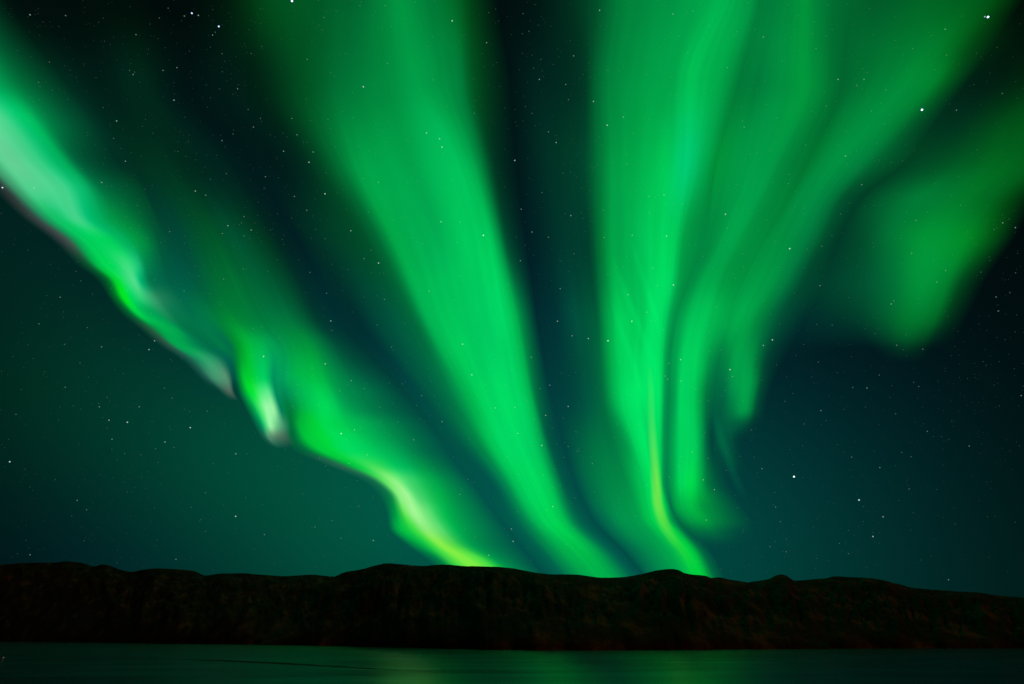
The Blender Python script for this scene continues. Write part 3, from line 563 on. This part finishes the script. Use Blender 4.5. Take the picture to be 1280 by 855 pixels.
# ------------------------------------------------------------------ stars
STARS = """37.5,18.5,2.5 82,19.5,2 53.8,27.5,1 128.8,22.5,1 123.2,28,1 170,43.2,2 130.5,51.5,1 162,88,1.5 166.5,93,2 203.8,88,2 221.2,84.5,2 217.5,125.2,2.5 210.2,10.2,1.5 199.2,22.5,1.5 230.5,20,2 239.8,16.5,4 248,19.2,2.5 187.5,30,1 266,12,1 273.5,33,4 265.8,43.8,2 269.2,40.2,1.5 263,58.8,1 277.5,67,1.5 281.2,76.5,1 314,66.8,1.5 278.2,89.5,1 297,111,2 298.2,106,1 310.2,136.8,1.5 316.8,158.8,2 291.2,167.5,1.5 277.5,175.8,2 292,162.5,1 61.8,77.5,1.5 48.2,103,1.5 50,108.2,1 120,97,1 85,124.5,1 128.8,134.5,1.2 145.8,151.2,2.5 142,173,1.5 178,158,1 181.8,149.2,1 191.2,166.5,1 231.2,146.5,1 222.2,189.2,1.2 232,195.5,1 244.5,199.8,1 156.8,201.5,2.2 263,122,1 274,111.2,1 65,112.5,1 174.5,102.5,0.8 185.5,61.5,0.8 197.5,48.2,0.8 258,193.8,0.8 109.5,165.8,0.8 151.2,185.5,1 176.2,195.5,0.8 217.5,103.5,0.8 305.5,54.5,0.8 311,37,0.8 365,1.2,5 405,21.8,1.5 398,31.2,1 327,58,1.2 384,74.2,1.8 413.2,90.5,1 418,95,1 382.5,123.8,1 454.2,108.5,3 440.5,115.8,1 450,7,1.3 481.2,7,1.3 484.2,79.2,1.5 565.2,26,3 610.8,15.8,1.3 608.2,53.2,2.2 623.2,26.2,1 602.5,66.8,1 541.5,99.8,1.2 558.8,133.2,1 592.8,141.5,1.5 631.2,135,1 624.5,108,1 620.5,78.2,1 533.2,166.2,2.5 549.5,173.5,2.5 552.5,183.8,2.8 325.5,148,1.5 364.8,148,1.8 327,151.8,1 388,150.2,1.2 410,149.2,1.2 371.2,168.5,2 338,168.5,1 354.5,189,2.2 391.5,190,2.2 386.2,202.8,2.8 379.5,177.8,1 383.5,177.8,1 353.8,166.5,1 325.5,10.8,1 431.2,66.8,0.8 592.5,99.5,1 594.2,125.5,1 541.2,45.8,0.8 413,160.5,0.8 358.8,171.2,0.8 669.5,5.8,1 653.8,17,1.5 749.5,12.8,2.5 688.5,32.8,1 672.5,31.5,1 661.2,39.2,1.5 653,42.2,1.2 653.2,66.8,1 717,69.8,2.2 675.8,74.5,1.2 667.2,85,1 648.8,87.2,1 674.2,99.2,2.3 707.2,105.5,2 710.5,124.5,1.6 741.8,126.8,2.6 779.2,146.2,2 759,156.5,2.8 685.5,164.8,2 695.2,178.2,2.5 643.5,200.5,2.8 659.5,198,1 656.8,133.2,1.2 665.2,141.5,1.4 643.8,136.8,1 644.5,152.5,1 654,151.2,1 646.2,157,1 668.8,157,1 677.8,88.5,1 665.2,69,1 690.8,80.8,0.8 841,17.5,2 859.5,66.2,1 909.2,84.5,1.5 954.2,46.2,2 866.2,14,1.2 886.8,32.5,1 928.2,151,1.2 930.2,159,1.7 783.2,193.5,1 784.2,204.8,1.3 736,78.8,0.8 760,88.2,0.8 809,93,0.8 957.5,130.8,1 738,208.2,0.8 749,170.2,0.8 728.8,93,0.8 737,96.5,0.8 712.8,50.5,0.8 1235,21.2,5 1231,20.8,3 1152.5,137.2,5 1181.5,36.5,2 1047.5,99.2,2.3 1080,99.2,2 1071.2,107,1.6 1020,61,1.3 1040.2,36.8,1 1140.8,60.5,1.2 1164.2,44.5,1 1183.2,68.8,1.2 1220.5,66.5,1 1195.5,137.8,2 1252.8,116.8,1.7 1032.5,132.5,1.4 1014,139.5,1 1089.2,139,1.2 1056.8,195,2.2 1057.5,163.8,1 1007,181.2,1.2 1221.5,187.2,1 1087,10.8,1 1168.5,87,1 1217.5,105.8,1 1108,112.5,0.8 971.2,147.2,1 1187.5,130,0.8 1202.5,20,0.8 966.8,60,0.8 1099.5,200.2,0.8 962.5,188,0.8 3,234.5,3.5 42.5,234.8,2 127.2,228,2.2 28.2,254.8,1 171.8,256.8,1.2 174.2,281.8,1 212,289.5,1.6 200.8,303.2,1 244.2,238.8,2.5 257.2,244,2 263,224,1.2 283,217,1.5 284.8,282.2,2.5 278,291.8,1.8 305,270.8,1.8 314,287.5,2.2 305,294.8,1.6 302,278.5,1.2 299.5,280.8,1 231.2,295.2,0.8 304.2,336.2,1.2 279.5,349,1.5 230,363.5,1.4 248.8,344.8,1 75.2,371.5,2 79.2,389.8,1 48.8,404.8,1.7 109,409.5,1.4 193.2,426,2.5 101,351,1.2 95,339.2,1.2 35,312.5,1 63,330.2,0.8 115.8,367,0.8 192.5,350.2,1 159.2,363.2,1 262.5,367,0.8 292.5,307.8,0.8 243.8,332.5,0.8 145,277.8,0.8 17,305.5,0.7 58.5,369.5,0.7 157.5,271,0.8 331.8,220.8,2 348,222.2,1 368,245.5,2 406.2,242.2,3 383.5,262.8,2 407.2,216,1.2 346.8,267,1.2 322,269.2,1 364.5,272.5,1 338.2,287.5,1.2 352.8,299,1.2 406.5,298.5,1.3 438.5,288.5,2.5 394.5,287,1.2 389.5,297.8,1 373.2,324.8,1 346.8,324.8,1 473.2,328.8,3 455,323.2,1.8 463.8,312.8,1.3 435.5,336.8,1.2 464.2,340.8,1 335,339,1 387.5,340.5,1.6 408.2,366.5,1.7 428.2,363.2,1 413.5,401.2,2.5 415,413,1.3 480.5,374.2,1.8 536.5,364,1.8 551.2,277.2,2.5 575,277.8,1.3 604.2,294.2,3.2 473.2,227.8,1.7 508.8,228.2,1 522,225.8,1 571.2,303,1.2 471.2,406.2,1.3 506.2,404,1 471.2,369.8,1 455.2,371.5,1 440.5,390,1 567.5,375.2,0.9 577.5,350.2,0.9 491.2,275.2,1 486.8,299.8,0.9 480,341.5,0.9 513,339.2,0.9 432.5,261.5,0.9 382.5,365.5,0.9 455,222.8,1 631.2,233.5,1 566.2,225,0.9 323,252.8,0.9 677.5,240.8,1.6 651.5,261.5,2 665,290,2.2 685.5,296.5,1.8 706.2,267.2,1.2 713.5,269.5,2.3 717.5,317.2,1.4 650.5,325.8,2 656.8,306.5,1 645.5,296.5,1.2 700.2,360.8,2 696.8,401.5,2.5 715.2,419.8,2.2 735.5,423.2,2.7 760,426,3.3 755,296.8,1.8 754.2,262.8,1.3 740,276.5,1 728.5,273.2,1 790.2,294.2,2 833.2,295.2,2.5 811.2,245.5,1.6 830,243.5,2 811.5,265.8,1.2 783.2,320.5,1 815.8,335,1.5 785,368.2,2.2 789.8,401.5,2.8 841.8,356.2,2.8 822,356.8,1.4 808.5,390.2,1.6 906.8,267.8,2.8 909.2,285,1.2 928.8,317.5,1 894.8,383.2,1.2 878.8,320.5,1 829.2,412,1.2 813.8,401.5,0.9 710.5,339.5,0.9 759.5,343.2,1 737.5,238.2,1 703.8,216.5,1.3 712.8,215.2,1 721,221.5,1 661.2,222.8,1 700,325.8,0.9 958.2,275.2,0.9 667,319,0.9 1077.2,230.8,2 1050.8,267.5,1.3 1061.8,254,1 1005.5,260,1.1 986,217.8,1.3 985.5,229.5,1.3 987.2,310.8,3.2 1027.2,307.8,1.5 1009,311.5,1.2 1040,294.5,1 1025,357,2 1145,275.5,1.7 1200.8,256.5,1.2 1159,265.2,0.8 1139.5,316.5,1.7 1182,338,1.8 1171,352.8,1.8 1114,380,2.2 1117,376,1.5 1148.5,373.2,1 1253.5,278.5,2.2 1269.2,284.5,2.2 1242.5,286.8,1.4 1261.5,273.5,1.2 1237.5,325.5,1 1226.2,340.2,1.4 1269.5,341,1.4 1262.5,365.5,1.3 1245.2,371.2,1.9 1247.8,388.8,2 965.5,424.8,3 975,405.2,1 1021,405.5,1.2 1040.2,406.5,1.4 1093.8,417,1.2 1061.2,371.8,0.9 1188,375.5,0.9 1185,395.5,0.9 1092,308.5,0.9 973,334,0.9 1272,316.8,0.9 1268.8,414.8,1 963.8,393.2,1 186.2,437,2.6 127,433.5,2 80.8,430.5,1.4 34.5,431,1 100,453.8,1.3 213.2,449,1.2 55.8,464.8,1.2 16.2,445.5,1 81.5,484,1.7 154.2,466.8,1.2 205.5,485.2,1.4 134,496.8,1.3 124.2,508.5,2 123.2,504.5,1.2 91.8,507.2,1.2 101,511.2,0.9 174,508.5,2 215,497.5,1.5 20,518,1.6 136.2,525.2,2.5 159.2,527.8,3 134,535,1.2 140,549,2 139.8,561.5,1.2 155.8,567,1.3 176.5,568.5,1.2 194.5,560.8,1.3 217.5,559.2,1.3 206.2,552.5,2.4 237.8,534.5,3 259,514,1.5 294.8,567.2,2.4 12.2,577.2,3.2 10.5,549.2,1 31.2,586.5,1 73.2,525.5,0.9 69.2,599.2,1 37.5,608.8,1 96.5,625.5,2 108.2,637.2,1.6 154.5,602.2,1 197.5,578,1.1 266.2,579.5,1.1 256.8,616,1.4 239,634,1.2 146.8,574.8,1 307.5,622,1 193,634.8,0.9 213.2,537,1 190,527,1 128.8,522,1 280.5,530,0.9 237,514.2,1.1 329.5,445.5,2.8 406.5,454.8,2.6 439.2,475.8,2 424.5,488.5,1.4 455.5,485.8,1.3 434.5,480.8,0.9 489.5,433.8,1.6 491.5,437.5,1 486.8,478.5,1.2 503,479.8,1.3 527,494.5,1.8 520.8,506.8,1.2 475,509.2,1.2 523.8,524,1 552.5,527,2 517,549.5,1.8 497.5,527.2,1.1 578.2,430.2,2.6 589.8,468.5,2.6 606.8,480.5,1 619.2,509.8,2 426.5,542,3 443.2,537.2,2 459,568.5,1.8 436.2,579.2,1.5 399.5,573.2,1.2 433.2,549.2,0.9 585,599,1.3 592.5,603,0.9 575,618,1.6 567,571.5,1 448.5,632.5,1.3 446.2,601,1 370,492.5,1.2 586.2,549,1 407,583,1 466.2,621.8,0.8 539.5,477,0.9 432.5,609.8,0.8 664.2,446.5,2 687.2,481.5,2 674.8,485.8,1.4 710.2,508,2.4 682,519.2,2.4 704,522.8,1.2 677.2,556.8,2.6 690.2,535,1 710.2,558.2,1.5 696,554.8,1 721,564,1.2 723.8,564,1 740.5,579.5,1.6 719.8,539.5,1 705,571.8,1 706.2,553,0.9 643.8,509.2,1.7 647.2,541.8,2 679.2,594,1.2 691,633.2,2.2 683.5,637.5,1.3 850.8,449.5,2.4 836.2,454.2,1.6 831.2,470,1.5 834.5,474,1.9 851.2,476.2,1.8 912.5,462,3 915.5,470.5,1.8 901.2,437.5,1.2 954.2,431.8,2.4 865.2,565,1.6 885,573,1.4 879.2,599.8,2.2 893,612,2.3 952.5,585.8,2 907.8,588,1.2 939.5,537.2,1.3 952.5,475.5,1 885,500.5,1.1 719.2,465.5,1 701.8,466.5,1 774.5,452.2,1 667.5,523.8,0.9 836.2,596.2,1 718.8,622.5,0.9 992.5,595.8,4.5 1073.8,625,3.5 1026.2,513.2,2 1083.8,485,2.1 1066,484.2,1.6 1022.8,452.5,1.4 1099,468.8,1.5 1142,478,1.3 1148.5,483.2,1.5 981.2,501.5,1.3 991.2,492,1.2 995.2,444.2,1.1 970.8,456,1.1 1005.5,530,1.3 1032.8,525.8,1.2 1119.5,517.2,1.4 1159.2,539.2,1.8 1177,545.8,1.2 1211.5,557.5,1.9 1276.5,494.5,2.1 1229,452,1.1 1267.8,461,1 1064.5,571.5,1.7 1099.8,584.5,2 1127.2,565.5,1.5 1138.8,570.8,1.4 1136.5,611.2,1.6 969.5,633.8,1.8 1153.5,436.5,1.8 1120.8,431.5,1.8 1129.5,437,1.2 1004.5,430.5,1.2 1014.8,471.2,1.1 1046.8,465.8,1 983.2,471,1 991.2,580.8,1 1003,557,1 1054.8,565.2,0.9 1047,555.8,0.9 987.5,562.2,1 1115,482,1 1082,509,1 1112.5,496.5,1 1274.2,557.2,1 1242.8,481.2,0.8 1186.5,549,0.9 1079,633.2,1 37.6,693.4,2 220,699.1,2 294.6,645.4,3 330.5,668.2,1.8 393.7,658.8,1.6 257,664.2,1.2 250.9,649.4,1 105.1,675.9,1.2 89.7,644.7,1.2 415.2,650.7,1.3 426.6,672.9,1.2 21.8,692.1,0.9 466.7,675.6,2.3 639.3,661.2,2.2 641.4,676.6,2.5 610.8,694.1,2.2 426,672.6,1 490.5,700.5,1 882.9,650.1,2 975.3,652.1,1.5 962.5,683.3,1.5 982.7,689.7,1.6 983,673.6,1 1103.9,646,2.5 1091.2,670.6,2.8 1049.2,679.3,1.3 1060.6,692.1,1.3 1185.6,724.6,2 874.2,678,1.1 1060.6,662.8,1 1079.4,652.1,1 1141.6,640.7,1 1268.9,652.8,1"""
stars = [tuple(map(float, s.split(','))) for s in STARS.split()]
stars.sort(key=lambda s: -s[2])
STAR_R = 6000.0
m_star, t, o = new_mat('starlight')
oi = t.nodes.new('ShaderNodeObjectInfo')
em = t.nodes.new('ShaderNodeEmission')
tr = t.nodes.new('ShaderNodeBsdfTransparent'); ad = t.nodes.new('ShaderNodeAddShader')
t.links.new(oi.outputs['Color'], em.inputs['Color'])
t.links.new(em.outputs[0], ad.inputs[0]); t.links.new(tr.outputs[0], ad.inputs[1]); t.links.new(ad.outputs[0], o.inputs[0])
m_star.cycles.emission_sampling = 'NONE'

import bmesh
bm = bmesh.new(); bmesh.ops.create_icosphere(bm, subdivisions=2, radius=1.0)
star_me = bpy.data.meshes.new('star'); bm.to_mesh(star_me); bm.free(); star_me.materials.append(m_star)

def xcol(nm, y):
    return float(column_at(nm, np.array([y]))[0][0])
def where(x, y):
    lower = xcol('a1', y) if y < 495 else xcol('h1', y) if y >= 560 else xcol('f1', y)
    if x < lower: return 'under the leftmost ribbon'
    if y < 500 and x < xcol('a6', y): return 'on the leftmost ribbon'
    if x < xcol('V1', y) - 18: return 'on the slanting ribbon'
    if x < xcol('b3', y): return 'left of the middle ribbon'
    if x < xcol('b10', y): return 'on the broad middle ribbon'
    if x < xcol('c3', y): return 'right of the middle ribbon'
    if x < xcol('c9', y): return 'on the yellow-rayed ribbon'
    if y < 680 and x < xcol('V4', y): return 'on the hooked ribbon'
    if y < 520 and x < xcol('e5', y): return 'on the top right ribbon'
    if y < 430 and xcol('p1', y) < x < xcol('VF', y): return 'on the rightmost patch'
    if y < 430 and x <= xcol('p1', y): return 'beside the rightmost patch'
    return 'in the dark right sky'
def height(y):
    return ('at the very top' if y < 70 else 'high up' if y < 210 else 'above mid-sky' if y < 340 else
            'at mid-sky' if y < 470 else 'low down' if y < 600 else 'above the hills')
def size(m):
    return 'large bright' if m >= 3.2 else 'bright' if m >= 2.4 else 'small' if m >= 1.75 else 'tiny faint'
N_OBJ = 300
cells = {}
for s in stars[:N_OBJ]:
    cells.setdefault((size(s[2]), where(s[0], s[1]), height(s[1])), []).append(s)
ORD = {2: ['left of two', 'right of two'], 3: ['leftmost of three', 'middle of three', 'rightmost of three'],
       4: ['leftmost of four', 'second of four', 'third of four', 'rightmost of four'],
       5: ['leftmost of five', 'second of five', 'middle of five', 'fourth of five', 'rightmost of five']}
labels = {}
for (sz, wh, ht), mem in cells.items():
    mem.sort()
    for k, s in enumerate(mem):
        lab = '%s star %s, %s' % (sz, wh, ht)
        if len(mem) in ORD: lab += ', the ' + ORD[len(mem)][k]
        labels[s] = lab
BLUE = {(int(x), int(y)) for x, y in ((239, 16), (273, 33), (365, 1), (1235, 21), (1152, 137), (1231, 20))}
def star_look(m, x, y):
    """apparent radius in frame pixels and the light it gives"""
    r = 0.42 + 0.18 * max(m - 1, 0)
    e = 0.021 * 2.35 ** m
    e = min(e, 1.4)
    h = (math.sin(x * 12.9898 + y * 78.233) * 43758.5453) % 1.0
    near_blue = any(abs(x - bx) < 3 and abs(y - by) < 3 for bx, by in BLUE)
    if near_blue: c = (0.62, 0.85, 1.25)
    elif h < 0.25: c = (0.7, 0.95, 1.0)
    elif h < 0.31: c = (1.0, 0.9, 0.7)
    else: c = (0.72, 1.0, 0.9)
    return r, [e * q for q in c]
for i, s in enumerate(stars[:N_OBJ]):
    x, y, m = s
    o = bpy.data.objects.new('star', star_me); C.objects.link(o)
    d = ray(x, y)
    o.location = d * STAR_R + np.array([0, 0, CAM_Z])
    r, c = star_look(m, x, y)
    R = r / FPX * STAR_R * max(0.55, d[1] * CP + d[2] * SP)
    o.scale = (R, R, R)
    o.rotation_euler = (x, y, m)
    o.color = (*c, 1)
    tag(o, labels[s], 'star', 'stars in the night sky')

# the countless fainter ones
m_faint, t, o = new_mat('faint_starlight')
at = t.nodes.new('ShaderNodeAttribute'); at.attribute_name = 'light_output'
em = t.nodes.new('ShaderNodeEmission'); tr = t.nodes.new('ShaderNodeBsdfTransparent'); ad = t.nodes.new('ShaderNodeAddShader')
t.links.new(at.outputs['Color'], em.inputs['Color'])
t.links.new(em.outputs[0], ad.inputs[0]); t.links.new(tr.outputs[0], ad.inputs[1]); t.links.new(ad.outputs[0], o.inputs[0])
m_faint.cycles.emission_sampling = 'NONE'
fs = [(x, y) + star_look(m, x, y) for x, y, m in stars[N_OBJ:]]
for k in range(5600):
    x = rng.uniform(-60, 1340); y = rng.uniform(-60, 715)
    dens = 0.45 + 0.35 * vnoise(x / 90 + 3, y / 90) + 0.35 * math.exp(-((x - 250 - 0.1 * y) / 190) ** 2 - ((y - 170) / 190) ** 2)
    if rng.random() > dens: continue
    m = rng.exponential(0.33)
    h = rng.random()
    c = (0.7, 0.95, 1.0) if h < 0.4 else (0.85, 1.0, 0.85)
    fs.append((x, y, 0.42 + 0.06 * min(m, 1), [0.014 * 2.4 ** min(m, 1.2) * q for q in c]))
OV = np.array([(1, 0, 0), (-1, 0, 0), (0, 1, 0), (0, -1, 0), (0, 0, 1), (0, 0, -1)], float)
OF = np.array([(0, 2, 4), (2, 1, 4), (1, 3, 4), (3, 0, 4), (2, 0, 5), (1, 2, 5), (3, 1, 5), (0, 3, 5)])
vv, ff, cc = [], [], []
for x, y, r, c in fs:
    d = ray(x, y); R = 1.15 * r / FPX * STAR_R * max(0.55, d[1] * CP + d[2] * SP)
    ff.append(OF + 6 * len(vv)); vv.append(OV * R + d * STAR_R + np.array([0, 0, CAM_Z])); cc.append(np.tile([*c, 1.0], (6, 1)))
sf = mesh_from('faint_stars', np.concatenate(vv), np.concatenate(ff), m_faint, smooth=False)
at = sf.data.color_attributes.new('light_output', 'FLOAT_COLOR', 'POINT')
at.data.foreach_set('color', np.concatenate(cc).ravel())
tag(sf, 'countless faint pinprick stars scattered over the whole sky', 'stars', kind='stuff')
